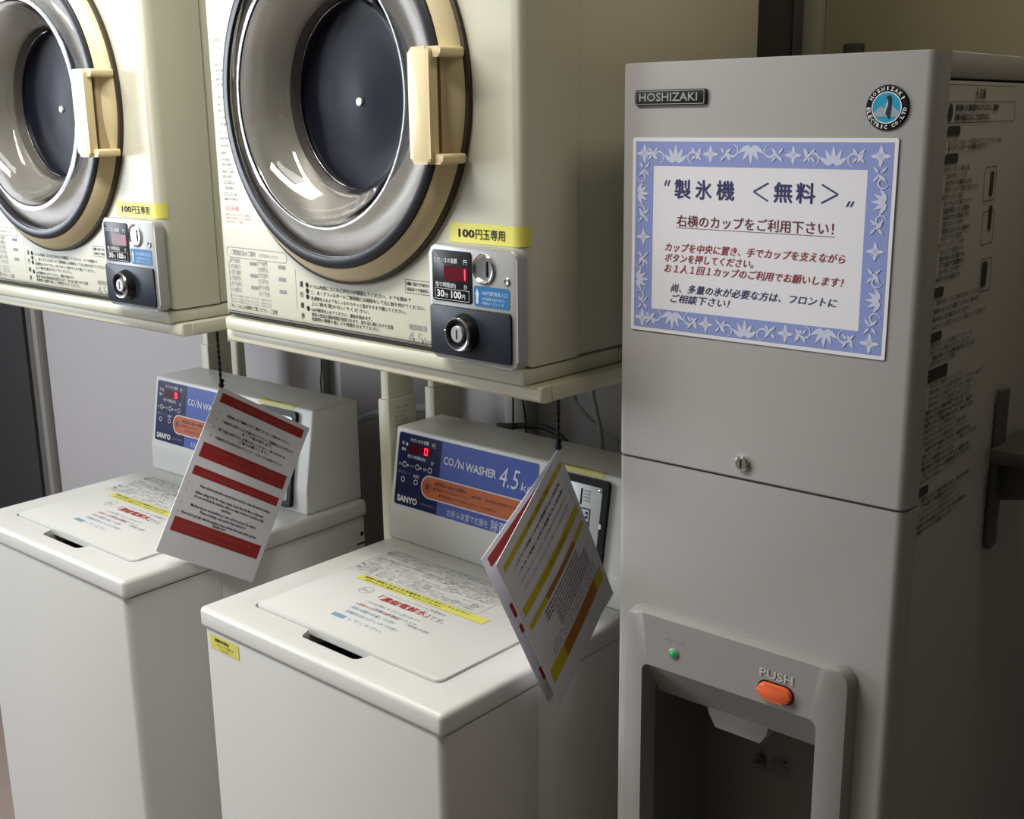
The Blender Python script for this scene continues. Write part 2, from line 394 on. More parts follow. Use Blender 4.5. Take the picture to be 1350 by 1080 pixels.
def make_dryer(label, loc, rz, digit):
    root = thing('tumble_dryer', label, 'dryer', loc, rz, 'stacked coin tumble dryers')
    cu, cv = DC
    # front shell with the drum mouth cut out
    a = B(0, .600, 0, .095, .018, .75, .016, 4, lambda m, d: abs(d.z) > .9 and m.y < .01 or (abs(d.x) > .9 and m.y < .01))
    bm = bmesh.new(); revolve(bm, [(0, -.06), (.198, -.06), (.198, .05), (0, .05)], cu, cv, FM(0), 64)
    body = link_mesh('front_shell', boolean(a, bm), M_dry, root)
    obj('cabinet', B(.0015, .5985, .0965, .482, .018, .75, .004, 2), M_dry, root)
    obj('base_rail', B(.0005, .5995, .0005, .482, -.0030, .0165, .004, 2), M_dry, root)
    print_dryer(root, body)
    f = FM(0)
    bm = bmesh.new(); revolve(bm, [(.236, 0), (.236, .006), (.230, .008), (.222, .006), (.2, .004), (.2, -.001)], cu, cv, f, 96)
    obj('door_gasket', bm, M_brown, root)
    bm = bmesh.new(); revolve(bm, [(.222, .003), (.2325, .004), (.2318, .0075), (.226, .0150), (.219, .0215), (.2145, .0245), (.2120, .022), (.206, .020), (.206, .006)], cu, cv, f, 96, True)
    ring = obj('door_ring', bm, M_ring, root)
    bm = bmesh.new(); revolve(bm, [(.2135, .020), (.2130, .0265), (.208, .0292), (.2000, .0285), (.1985, .0262), (.1985, .018)], cu, cv, f, 96, True)
    obj('window_seal', bm, M_gask, ring)
    out = [(.1995, .0225), (.1985, .0265), (.190, .0298), (.176, .0338), (.1645, .0360), (.1610, .0362), (.1590, .0350), (.1570, .0310), (.150, .020), (.140, .011), (.128, .003), (.120, -.003), (.117, -.010), (.1165, -.030)]
    inn = [(.1195, -.030), (.120, -.012), (.1225, -.006), (.130, .0000), (.142, .008), (.1520, .020), (.1580, .0315), (.1600, .0345), (.1645, .0345), (.176, .0322), (.190, .0280), (.1975, .0225)]
    bm = bmesh.new(); revolve(bm, out + inn, cu, cv, f, 96, True)
    obj('door_window', bm, M_glass, ring)
    # liner behind the window and the dark inner pane
    bm = bmesh.new(); revolve(bm, [(.204, .016), (.190, .014), (.176, .012), (.160, .008), (.146, -.002), (.132, -.010), (.124, -.018), (.1225, -.040)], cu, cv, f, 96)
    obj('door_liner', bm, M_liner, ring, recalc=True)
    bm = bmesh.new(); revolve(bm, [(.1235, -.030), (.1225, -.034), (.118, -.039), (.10, -.0425), (.07, -.041), (.03, -.037), (.012, -.0352), (0, -.0348)], cu, cv, f, 96); obj('inner_pane', bm, M_navy, root)
    bm = bmesh.new(); revolve(bm, [(.0052, -.0355), (.0052, -.0325), (.004, -.0320), (0, -.0320)], cu, cv - .007, f, 20)
    obj('centre_bolt', bm, mat('bright_bolt', (.85, .85, .85), .4), root)
    # handle: outer plate, arms and the finger pocket
    bm = bmesh.new()
    prism(bm, rrect(.474, .508, .2475, .3745, .006), FM(0), .037, .050, .004)
    prism(bm, rrect(.475, .489, .2490, .3730, .003), FM(0), .018, .040, .0015)
    prism(bm, rrect(.476, .5215, .3630, .3745, .004), FM(0), .008, .0445, .003)
    prism(bm, rrect(.476, .5215, .2475, .2590, .004), FM(0), .008, .0445, .003)
    h = obj('door_handle', bm, M_hand, ring)
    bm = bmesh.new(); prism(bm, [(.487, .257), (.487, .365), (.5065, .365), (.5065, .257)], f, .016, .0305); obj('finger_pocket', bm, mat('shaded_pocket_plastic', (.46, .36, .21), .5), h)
    coin_unit(root, digit)
    # sticker, wrapped a little round the corner
    bm = bmesh.new(); n = 10; P = [(.484, -.0006), (.584, -.0006)] + [(.584 + .0166 * math.sin(a), .016 - .0166 * math.cos(a)) for a in [PI / 2 * k / n for k in range(1, n)]]
    va = [bm.verts.new((x, y, .1565)) for x, y in P]; vb = [bm.verts.new((x, y, .1795)) for x, y in P]
    for i in range(len(P) - 1): bm.faces.new((va[i], va[i + 1], vb[i + 1], vb[i]))
    st = obj('coin_sticker', bm, M_yel, root)
    t = Flat(f, .001); t.text('100', .499, .1635, .0125, w=.026, bold=.03); t.text('円玉専用', .527, .1630, .0130, w=.046, bold=.004); t.make('sticker_lettering', M_ink, st)
    bm = bmesh.new(); revolve(bm, [(.004, 0), (.004, .0015), (0, .002)], .18, .012, SM(.5995), 12); obj('side_screw', bm, M_chrome, root)
    return root
def make_stand(label, loc, rz, legs):
    root = thing('dryer_stand', label, 'stand', loc, rz, 'dryer stands')
    a = B(-.012, .617, .010, .545, -.0225, -.0035, .0045, 3, lambda m, d: abs(d.z) > .9 or m.y < .02)
    b = B(.02, .585, .05, .50, -.06, -.012)
    link_mesh('shelf_tray', boolean(a, b), M_tray, root)
    bm = bmesh.new(); box(bm, .6165, .6185, .028, .54, -.0215, -.0035, .0006); obj('side_plate', bm, M_tray, root)
    bm = bmesh.new(); box(bm, -.085, .617, .46, .545, -.030, -.0225, .002); obj('rear_rail', bm, M_tray, root)
    for (x0, x1, y0, y1) in legs:
        bm = bmesh.new(); box(bm, x0, x1, y0, y1, -ZD + .03, -.0225, .003)
        lg = obj('leg', bm, M_tray, root)
        bm = bmesh.new(); box(bm, x0 - .004, x1 + .004, y0 - .004, y1 + .004, -ZD, -.186, .003)
        sl = obj('leg_sleeve', bm, M_tray, lg)
        if abs(x0 + .071) < 1e-6:
            q = Flat(SM(x1 + .004), .0005)
            for k in range(5): q.text(LINES[k][:9], y0 + .008, -.205 - .008 * k, .006, w=.034 - .004 * (k % 3), res=1)
            q.make('small_print', M_gink, sl)
    return root
def W2L(loc, rz, x, y):
    c, s = math.cos(rz), math.sin(rz); dx, dy = x - loc[0], y - loc[1]; return (dx * c + dy * s, -dx * s + dy * c)
D2 = ((-.67168, -.041893, ZD), -.062119); D1 = ((-1.37607, -.055854, ZD), -.015544)
d2 = make_dryer('front-load coin dryer beside the grey ice dispenser, its whole round door in view', *D2, '1')
d1 = make_dryer('leftmost front-load coin dryer, its round door cut off by the picture edge', *D1, '1')
make_stand('ivory steel stand under the dryer beside the ice dispenser', *D2, [(-.071, -.050, .358, .418), (-.078, -.060, .478, .545), (.60, .622, .41, .47)])
make_stand('ivory steel stand under the leftmost dryer', *D1, [(-.052, -.031, .508, .563), (-.052, -.030, .590, .600)])

# ------------------------------------------------------------------ washers
ZW = FLOOR - .783047
def make_washer(label, loc, rz, first):
    root = thing('washing_machine', label, 'washer', (loc[0], loc[1], 0), rz, 'top-load coin washers')
    z = ZW; W = .53
    vert = lambda m, d: abs(d.z) > .9
    obj('cabinet', B(.004, W - .004, .004, .190, .02, z - .0345, .012, 3, lambda m, d: abs(d.z) > .9 and m.y < .05), M_wash, root)
    obj('rear_cabinet', B(.0055, W - .0055, .191, .535, .02, z - .0345, .003, 2), M_wash, root)
    obj('foot_base', B(.03, W - .03, .03, .5, 0, .022), M_black, root)
    a = B(0, W, 0, .5398, z - .0334, z, .008, 4)
    cut = bmesh.new(); prism(cut, [(.196, .064), (.207, .038), (.213, .034), (.322, .034), (.328, .038), (.336, .064), (.336, .11), (.196, .11)], TM(0), z - .031, z + .02)
    me = boolean(a, cut)
    # shallow lid recess
    me2 = bmesh.new(); me2.from_mesh(me)
    cut = bmesh.new(); prism(cut, rrect(.0615, .4685, .0565, .3585, .012), TM(0), z - .010, z + .02)
    top = link_mesh('top_deck', boolean(me2, cut), M_wash, root)
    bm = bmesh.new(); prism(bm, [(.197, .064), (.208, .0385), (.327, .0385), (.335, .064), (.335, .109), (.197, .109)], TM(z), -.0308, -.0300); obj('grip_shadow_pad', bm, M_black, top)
    bm = bmesh.new(); prism(bm, rrect(.0640, .4660, .0600, .3560, .012), TM(z), -.0095, .0035, .0022)
    lid = obj('lid', bm, M_wash, root)
    f = TM(z + .0035)
    t = Flat(f)
    rows = [.3465, .3395, .333, .326, .3195, .313, .3065, .300, .293, .2865, .280, .2735, .267, .2605, .254]
    for k, y in enumerate(rows):
        u = .072 + .001 * (k % 3); big = k in (0, 8)
        while u < .345:
            wd = random.choice((.03, .045, .06, .075)); wd = min(wd, .352 - u)
            if wd < .012: break
            if not (random.random() < .14 and k > 1):
                s = LINES[random.randrange(10)]; t.text(s[:max(3, int(wd / .0046))], u, y, .0052, w=wd * .93, res=1, bold=.012 if random.random() < .3 else 0)
            u += wd + .004
    for (u, y) in ((.075, .338), (.088, .29), (.24, .31), (.225, .275), (.30, .262), (.27, .29), (.335, .268)):
        t.ring(circle(u, y, .0065, 16), circle(u, y, .0055, 16))
    t.ring(rrect(.0655, .3575, .2475, .3535, .002, 2), rrect(.0661, .3569, .2481, .3529, .002, 2))
    t.rect(.0655, .3575, .3125, .3130); t.rect(.20, .2004, .2475, .3125)
    for (a_, b_) in ((.066, .336), (.070, .262), (.0665, .275)): t.rect(a_, a_ + .007, b_, b_ + .005)
    t.make('lid_instructions', M_gink, lid)
    y = Flat(f, .0006); y.rect(.108, .389, .2265, .2455); ys = y.make('yellow_strip', M_yel, lid)
    t = Flat(f, .0010); t.text('故障の原因となるため洗濯物を入れすぎないでください。', .118, .2375, .0062, w=.235, res=1, bold=.01); t.text('必ずネットをご使用ください。ありがとうございます', .128, .2295, .0058, w=.17, res=1, bold=.01)
    t.make('strip_lettering', M_ink, ys)
    t = Flat(f); t.text('「濃縮電解水」', .196, .1920, .0170, w=.112, bold=.012)
    t.text('※洗剤の入れすぎは泡の原因に', .186, .1575, .0080, w=.10, res=1); t.make('red_lettering', M_rink, lid)
    t = Flat(f); t.text('です。', .312, .1905, .014, w=.030); t.text('このコインランドリーの洗濯機は', .196, .2120, .0065, w=.13, res=1)
    t.text('この水は体にやさしい洗い水です', .192, .172, .0085, w=.12, res=1); t.ring(circle(.160, .204, .0125, 24), circle(.160, .204, .0116, 24)); t.text('安心', .152, .200, .009)
    t.text('ご使用後は水道栓', .300, .1520, .008, w=.05, res=1); t.make('grey_lettering', M_gink, lid)
    t = Flat(f); t.text('洗剤は適量を計量してお使い', .190, .1430, .0090, w=.10, res=1); t.text('柔軟剤は投入口へ入れてお使い', .196, .1280, .0090, w=.115, res=1)
    t.rect(.186, .214, .1080, .1180); t.text('してください。', .222, .1105, .009, w=.075, res=1); t.text('除菌と消臭ができます', .226, .160, .0078, w=.09, res=1)
    t.make('blue_lettering', M_bink, lid)
    # console
    prof = [(.400, z), (.4035, z + .05), (.4290, z + .2), (.5398, z + .2), (.5398, z)]
    bm = bmesh.new()
    va = [bm.verts.new((.001, y_, z_)) for y_, z_ in prof]; vb = [bm.verts.new((.515, y_, z_)) for y_, z_ in prof]
    bm.faces.new(va); bm.faces.new(vb[::-1])
    for i in range(5): bm.faces.new((va[i], vb[i], vb[(i + 1) % 5], va[(i + 1) % 5]))
    bmesh.ops.bevel(bm, geom=[e for e in bm.edges], offset=.004, segments=3, affect='EDGES', profile=.5)
    con = obj('console', bm, M_wash, root)
    g = lambda u, v, o: slant(u, v, o + .0005)[:2] + (slant(u, v, o + .0005)[2] + z,)
    # printed blue panel
    bm = bmesh.new(); prism(bm, rrect(.0105, .3325, .0645, .1920, .005), g, 0, .0012); pn = obj('control_panel', bm, M_pblue, con)
    d = Flat(g, .0016); d.poly([p for p in rrect(.0115, .16, .0655, .1910, .0045) if p[0] < .09] [:] + [(.116, .0655), (.116, .1910)] if 0 else [(.116, .1910)] + [p for p in rrect(.0115, .16, .0655, .1910, .0045) if p[0] < .09] + [(.116, .0655)])
    d.make('dark_area', M_pnavy, pn)
    d = Flat(g, .0020); d.rect(.039, .094, .160, .1745); d.make('display_window', M_redled, pn)
    d = Flat(g, .0024); seg7(d, '0', .076, .1610, .0085, .012, .002); d.make('display_digit', M_led, pn)
    t = Flat(g, .0020)
    t.text('ただいまの金額', .040, .1795, .0070, w=.045, bold=.01); t.text('円', .094, .1770, .0085, bold=.01)
    t.text('洗', .020, .1715, .006, bold=.03); t.text('濯', .029, .1705, .006, bold=.03); t.text('脱水', .020, .1610, .006, w=.011, bold=.03)
    t.text('残り時間(約)', .036, .1505, .0065, w=.045, bold=.01); t.text('分', .094, .1475, .0075, bold=.01)
    for k, u in enumerate((.030, .062, .093)):
        t.ring(circle(u, .1370, .0050, 18), circle(u, .1370, .0038, 18))
        if k < 2: t.poly([(u + .007, .1340), (u + .0115, .1365), (u + .007, .139)])
    for u, s in ((.016, '洗い'), (.044, 'すすぎ'), (.077, '脱水')): t.text(s, u, .1345, .0055, w=.009, bold=.01, res=1)
    for u in (.029, .061): t.ring(circle(u, .1105, .0048, 18), circle(u, .1105, .0036, 18))
    t.text('お急ぎ', .054, .1185, .0065, w=.015, bold=.01)
    t.text('SANYO', .0185, .0715, .0145, w=.050, bold=.035)
    t.make('panel_lettering', M_white, pn)
    t = Flat(g, .0020); t.text('槽洗浄コース', .016, .1205, .006, w=.032, res=1); t.text('ASW-J45C', .076, .0745, .0058, w=.035, res=1); t.make('dim_lettering', mat('dim_blue_print', (.2, .24, .42), .5), pn)
    t = Flat(g, .0020); t.text('CO', .1235, .1545, .0185, w=.024, bold=.022); t.poly([(.1485, .1530), (.1508, .1530), (.1588, .1700), (.1565, .1700)])
    t.text('N', .1580, .1530, .0190, w=.013, bold=.022); t.text('WASHER', .1755, .1525, .0190, w=.070, bold=.026)
    t.text('4.5', .2520, .1425, .0460, w=.044, bold=0, shear=.2); t.text('kg', .3000, .1440, .0190, w=.024, shear=.1)
    t.text('お好み次第で衣類を', .142, .0690, .0140, w=.095, res=1); t.text('除菌', .2440, .0670, .0200, w=.034, bold=.012)
    t.make('brand_lettering', mat('panel_white_print', (.62, .65, .8), .5), pn)
    po = rrect(.0745, .329, .0880, .1285, .020, 8)
    d = Flat(g, .0018); d.poly(po); d.make('notice_border', mat('panel_pale_print', (.62, .55, .60), .5), pn)
    d = Flat(g, .0021); d.poly(rrect(.0775, .329, .0905, .1260, .0177, 8)); d.make('notice_area', M_orange, pn)
    t = Flat(g, .0025); t.text('硬貨投入後のお願い', .108, .1145, .008, w=.075, res=1, bold=.015); t.text('●洗濯物を入れすぎないでください。', .104, .1060, .006, w=.085, res=1); t.text('●水栓を開けてからお使いください。ふたを閉める', .120, .0970, .0055, w=.13, res=1)
    t.text('●洗剤・漂白剤は用量を守る', .195, .1105, .006, w=.10, res=1)
    t.rect(.086, .094, .1035, .1135); t.ring(circle(.0895, .108, .0100, 20), circle(.0895, .108, .0092, 20)); t.make('notice_lettering', mat('dark_red_print', (.13, .02, .012), .5), pn)
    # coin unit at right
    bm = bmesh.new(); ring2(bm, rrect(.360, .476, .008, .1910, .008), rrect(.372, .4655, .020, .1800, .004), g, -.001, .0085)
    cf = obj('coin_frame', bm, M_black, con)
    bm = bmesh.new(); prism(bm, rrect(.372, .4655, .020, .1800, .004), g, -.0005, .003, .0005); cp = obj('coin_plate', bm, M_silver if 0 else mat('pale_steel', (.55, .56, .56), .35, metal=.3), con)
    f2 = lambda u, v, o: g(u, v, o + .0032)
    t = Flat(f2); t.rect(.4215, .4245, .147, .172); t.ring(rrect(.398, .443, .1085, .1430, .002, 3), rrect(.3998, .4412, .1103, .1412, .002, 3))
    t.rect(.434, .4385, .134, .138); t.rect(.434, .4385, .1275, .1315)
    for k in range(4): t.text('100円玉', .428, .168 - .005 * k, .004, w=.013, res=1)
    t.make('coin_slot_print', M_ink, cp)
    t = Flat(f2); t.rect(.4, .441, .1105, .1235); t.make('coin_slot_label', M_blue, cp)
    bm = bmesh.new(); prism(bm, rrect(.466, .470, .118, .126, .0015), g, .0085, .0100); obj('latch', bm, M_white, cf)
    bm = bmesh.new(); revolve(bm, [(.0028, .002), (.0028, .0045), (0, .005)], .458, .1735, g, 14); obj('screw', bm, M_chrome, cp)
    bm = bmesh.new(); revolve(bm, [(.011, .003), (.011, .007), (.008, .010), (0, .010)], .440, .055, g, 24); obj('lock', bm, M_chrome, cp)
    d = Flat(g, .0008); d.rect(.352, .459, .1925, .1985); d.make('yellow_tape_front', M_yel, con)
    bm = bmesh.new(); box(bm, .352, .459, .4290, .4365, z + .2, z + .2008); obj('yellow_tape_top', bm, M_yel, con)
    t = Flat(TM(z + .201), .0002); t.text('100円玉専用です', .372, .4305, .0045, w=.06, res=1); t.make('tape_lettering', M_ink, con)
    # fixings on the right side at the back
    s = SM(W - .0055)
    bm = bmesh.new(); revolve(bm, [(.0045, -.0005), (.0045, .001), (0, .0012)], .527, z - .069, s, 14); obj('side_screw', bm, M_black, root)
    bm = bmesh.new(); prism(bm, rrect(.512, .534, z - .090, z - .087, .001), s, -.0005, .0008); obj('side_slot', bm, M_black, root)
    if first:
        d = Flat(FM(.004), .0006); d.rect(.021, .0945, z - .064, z - .040); st = d.make('front_sticker', M_yel, root)
        t = Flat(FM(.004), .0010); t.text('故障中の時は', .034, z - .0485, .006, w=.036, bold=.03); t.text('フロントまでお知らせ', .038, z - .0555, .005, w=.042, res=1); t.text('ください', .046, z - .0620, .005, w=.026, res=1)
        t.make('sticker_lettering', M_ink, st)
    return root
w2 = make_washer('top-load coin washer beside the ice dispenser with a yellow sticker on its front', (-.699954, -.109246), -.040601, True)
w1 = make_washer('leftmost top-load coin washer with no sticker on its front', (-1.408691, -.114712), -.019964, False)

# ------------------------------------------------------------------ ice dispenser
def make_ice():
    root = thing('ice_dispenser', 'tall grey ice dispenser with an orange push button and a blue-bordered notice on its door', 'ice dispenser', (0, 0, 0), -.019199)
    T = FLOOR; SE = T - .4404; W = .349
    edge = lambda m, d: abs(d.z) > .9 and m.y < .01
    up = B(.003, W, 0, .034, SE + .0012, T, .010, 4, edge)
    bmesh.ops.bevel(up, geom=[e for e in up.edges if abs((e.verts[0].co - e.verts[1].co).normalized().z) < .1 and max(v.co.y for v in e.verts) < .03], offset=.0015, segments=2, affect='EDGES')
    obj('upper_door', up, M_ice, root)
    low = B(.003, W, .001, .034, .02, SE - .0012, .010, 4, edge)
    cut = bmesh.new(); prism(cut, rrect(.050, .282, T - 1.12, T - .684, .012), FM(0), -.2, .05)
    link_mesh('lower_panel', boolean(low, cut), M_ice, root)
    side = B(.004, W - .001, .0355, .56, .02, T - .026, .003, 2)
    cut = B(.045, .287, 0, .15, T - 1.13, T - .675)
    link_mesh('cabinet', boolean(side, cut), M_ice, root)
    obj('top_cap', B(.004, W - .001, .0355, .56, T - .0245, T, .002, 2), M_ice, root)
    obj('plinth', B(.02, W - .02, .03, .54, 0, .02), M_black, root)
    # door lock
    bm = bmesh.new(); revolve(bm, [(.0085, 0), (.0085, .003), (.0065, .005), (0, .005)], .168, T - .421, FM(0), 24); lk = obj('door_lock', bm, M_chrome, root)
    bm = bmesh.new(); prism(bm, rrect(.1672, .1688, T - .426, T - .416, .0007), FM(0), .005, .0055); obj('keyhole', bm, M_black, lk)
    # name plate
    bm = bmesh.new(); prism(bm, rrect(.023, .111, T - .0445, T - .0285, .002), FM(0), 0, .003, .0008); np = obj('name_plate', bm, mat('plate_black', (.03, .03, .03), .35, metal=.5), root)
    t = Flat(FM(-.0031)); t.text('HOSHIZAKI', .029, T - .0402, .0120, w=.072, bold=.01); t.ring(rrect(.0245, .1095, T - .0435, T - .0295, .001, 2), rrect(.0251, .1089, T - .0429, T - .0301, .001, 2)); t.make('plate_lettering', M_lgink, np)
    # round emblem
    cu, cv = .305, T - .0505
    bm = bmesh.new(); revolve(bm, [(.0208, 0), (.0208, .0012), (.0198, .0022), (0, .0022)], cu, cv, FM(0), 48); em = obj('emblem', bm, M_black, root)
    f = FM(-.0022)
    d = Flat(f, .0003); d.poly(circle(cu, cv, .0140, 40)); d.make('emblem_sky', M_cyan, em)
    d = Flat(f, .0005); d.ring(circle(cu, cv, .0145, 40), circle(cu, cv, .0136, 40))
    def arc(s, R, a0, a1, up):
        for k, ch in enumerate(s):
            if ch == ' ': continue
            a = math.radians(a0 + (a1 - a0) * k / (len(s) - 1)); V, F, x0, x1 = glyphs(ch, .02, 0, 1); wch = .0032 if ch not in 'I.' else .0012
            rot = a - PI / 2 if up else a + PI / 2
            ox, oy = cu + R * math.cos(a), cv + R * math.sin(a)
            d.text(ch, ox - wch / 2 * math.cos(rot), oy - wch / 2 * math.sin(rot), .0050, w=wch, bold=.02, res=1, rot=rot)
    arc('HOSHIZAKI', .0157, 150, 30, True); arc('ELECTRIC CO.LTD', .0192, 184, 356, False)
    d.make('emblem_lettering', M_white, em)
    d = Flat(f, .0005); d.poly([(cu - .0125, cv - .005), (cu - .006, cv + .0015), (cu - .001, cv - .001), (cu + .004, cv + .003), (cu + .0125, cv - .004), (cu + .011, cv - .008), (cu - .011, cv - .008)]); d.make('emblem_ice', mat('emblem_ice_grey', (.30, .36, .40), .4), em)
    d = Flat(f, .0007)
    d.poly([(cu + .002 + x * .001, cv + y * .001) for x, y in [(-3.2, 9.2), (-1.6, 10.3), (0, 11.2), (1.6, 10.6), (2.2, 8.5), (2.3, 5), (2.8, 1), (2.6, -4), (1.8, -9), (.8, -10.2), (-.2, -9), (-1.6, -7), (-2.8, -6), (-2.2, -2), (-.8, 2), (-.6, 5), (-1.2, 8)]])
    d.make('emblem_bird', mat('emblem_dark', (.012, .02, .04), .4), em)
    d = Flat(f, .0006); d.poly([(cu + .002 + x * .001, cv + y * .001) for x, y in [(-1, 6.5), (-2.8, 3), (-3.6, -1), (-3.2, -5.5), (-1.5, -8), (0, -8), (0, 4)]]); d.make('emblem_belly', mat('emblem_pale', (.45, .5, .5), .4), em)
    # warning text on the right side
    s = SM(W - .001); t = Flat(s, .0006)
    Z = lambda v: T + v
    t.rect(.033, .225, Z(-.0305), Z(-.030)); t.text('⚠注意', .104, Z(-.0415), .010, w=.03, bold=.01)
    t.ring(rrect(.033, .226, Z(-.0655), Z(-.0455), .001, 1), rrect(.0336, .2254, Z(-.0649), Z(-.0461), .001, 1))
    t.poly(circle(.042, Z(-.0555), .0060, 12, .0085))
    t.text('製氷機の上に物を置かないでください。感電や', .055, Z(-.0535), .0065, w=.12, bold=.02); t.text('故障の原因となることがあります。', .054, Z(-.0625), .0065, w=.095, bold=.02)
    for a, b, z0, z1 in ((.038, .071, -.077, -.068), (.037, .071, -.1025, -.0935), (.033, .060, -.2305, -.2205), (.032, .064, -.2745, -.2650), (.031, .088, -.3150, -.3020), (.029, .060, -.4340, -.4240)):
        t.poly(rrect(a, b, Z(z0), Z(z1), .003, 3))
    def para(v0, v1, n, wmax):
        for k in range(n):
            v = v0 + (v1 - v0) * k / (n - 1)
            u = .037 + random.choice((0, .006)); wd = wmax * random.uniform(.55, 1)
            a = LINES[random.randrange(10)] + LINES[random.randrange(10)]
            t.text(a[:max(6, int(wd / .006))], u, Z(v), .0058, w=wd, res=1, bold=random.choice((0, .02)))
    para(-.0855, -.0905, 2, .16); para(-.110, -.215, 17, .095); para(-.238, -.262, 4, .17); para(-.281, -.299, 4, .12); para(-.322, -.420, 16, .155); para(-.441, -.475, 6, .16)
    for k, (a, b) in enumerate(((.14, -.11), (.145, -.155), (.15, -.205))):
        t.ring(rrect(a + .01, a + .045, Z(b - .035), Z(b), .003, 2), rrect(a + .0108, a + .0442, Z(b - .0342), Z(b - .0008), .003, 2))
    t.poly(rrect(.165, .182, Z(-.235), Z(-.208), .004, 2)); t.poly(rrect(.168, .178, Z(-.14), Z(-.115), .002, 2)); t.poly(rrect(.172, .182, Z(-.175), Z(-.150), .002, 2))
    t.make('side_instructions', mat('side_ink', (.035, .035, .033), .6), root)
    # dispensing station
    f = FM(.001)
    po, pm_, pi = rrect(.025, .3125, T - 1.14, T - .6185, .020, 6), rrect(.041, .2935, T - 1.125, T - .6205, .016, 6), rrect(.0545, .2775, T - 1.10, T - .684, .010, 6)
    bm = bmesh.new(); n = len(po)
    L = [[bm.verts.new(f(u, v, o)) for u, v in P] for P, o in ((po, 0), (po, .003), (rrect(.028, .308, T - 1.137, T - .6190, .019, 6), .0165), (pm_, .0205), (pi, .0205), (pi, -.015))]
    for A, Bq in zip(L, L[1:]):
        for i in range(n): bm.faces.new((A[i], A[(i + 1) % n], Bq[(i + 1) % n], Bq[i]))
    st = obj('dispenser_surround', bm, M_icep, root, smooth=50)
    # recess box
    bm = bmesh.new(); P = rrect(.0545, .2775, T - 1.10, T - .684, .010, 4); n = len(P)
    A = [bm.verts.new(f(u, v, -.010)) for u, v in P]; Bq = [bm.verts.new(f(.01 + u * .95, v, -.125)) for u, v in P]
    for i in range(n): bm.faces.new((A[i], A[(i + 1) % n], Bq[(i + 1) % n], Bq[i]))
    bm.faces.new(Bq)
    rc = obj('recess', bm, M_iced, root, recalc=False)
    # sloping hood with its chute
    bm = bmesh.new()
    yz = [(-.016, T - .6842), (.020, T - .7365), (.060, T - .7365), (.060, T - .6842)]
    va = [bm.verts.new((.0548, y, z)) for y, z in yz]; vb = [bm.verts.new((.2772, y, z)) for y, z in yz]
    bm.faces.new(va); bm.faces.new(vb[::-1])
    for i in range(4): bm.faces.new((va[i], vb[i], vb[(i + 1) % 4], va[(i + 1) % 4]))
    hd = obj('hood', bm, M_icep, root, smooth=20)
    bm = bmesh.new(); prism(bm, [(.122, T - .7330), (.125, T - .7440), (.134, T - .7580), (.193, T - .7585), (.201, T - .7450), (.203, T - .7330)], FM(0), -.058, -.0185, .001); obj('ice_chute', bm, M_icep, hd)
    # button and lamp
    f = FM(-.0196)
    bm = bmesh.new(); ring2(bm, rrect(.2070, .2510, T - .6770, T - .6545, .0110, 6), rrect(.2085, .2495, T - .6755, T - .6560, .0097, 6), f, -.001, .0006); obj('button_rim', bm, M_black, st)
    bm = bmesh.new(); prism(bm, rrect(.2088, .2492, T - .6752, T - .6563, .0094, 6), f, 0, .0065, .003); obj('push_button', bm, M_btn, st)
    t = Flat(f, .0008); t.text('PUSH', .2090, T - .6510, .0140, w=.040, bold=.02); t.make('button_lettering', mat('pale_print', (.5, .48, .47), .5), st)
    t = Flat(f, .0008); t.text('POWER', .0860, T - .6440, .0062, w=.0255); t.make('lamp_lettering', mat('faint_print', (.42, .39, .39), .5), st)
    bm = bmesh.new(); revolve(bm, [(.0064, -.001), (.0064, .0012), (.0052, .0018), (.0048, .0004)], .0985, T - .6595, f, 24); obj('lamp_bezel', bm, M_silver, st)
    bm = bmesh.new(); revolve(bm, [(.0050, 0), (.0045, .002), (.0028, .0035), (0, .0042)], .0985, T - .6595, f, 24); obj('power_lamp', bm, M_grn, st)
    # caution label on the back of the recess
    f = FM(.1225); t = Flat(f, .002)
    t.poly([(.131, T - .853), (.151, T - .853), (.141, T - .836)]); t.make('caution_triangle', M_black, rc)
    t = Flat(f, .003); t.ring([(.1335, T - .8516), (.1485, T - .8516), (.141, T - .8386)], [(.1355, T - .8506), (.1465, T - .8506), (.141, T - .8408)]); t.make('caution_triangle_line', M_iced, rc)
    t = Flat(f, .002); t.text('⚠注意', .158, T - .8385, .006, w=.02, bold=.02); t.text('手を入れない', .156, T - .8455, .0055, w=.028, res=1, bold=.02); t.text('でください。', .156, T - .852, .0055, w=.028, res=1, bold=.02); t.text('けがのおそれ', .156, T - .8585, .0055, w=.028, res=1, bold=.02); t.text('指に注意', .133, T - .8585, .0045, w=.016, res=1)
    t.make('caution_lettering', M_black, rc)
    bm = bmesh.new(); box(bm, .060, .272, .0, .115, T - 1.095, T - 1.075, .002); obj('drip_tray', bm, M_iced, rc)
    return root
ice = make_ice()

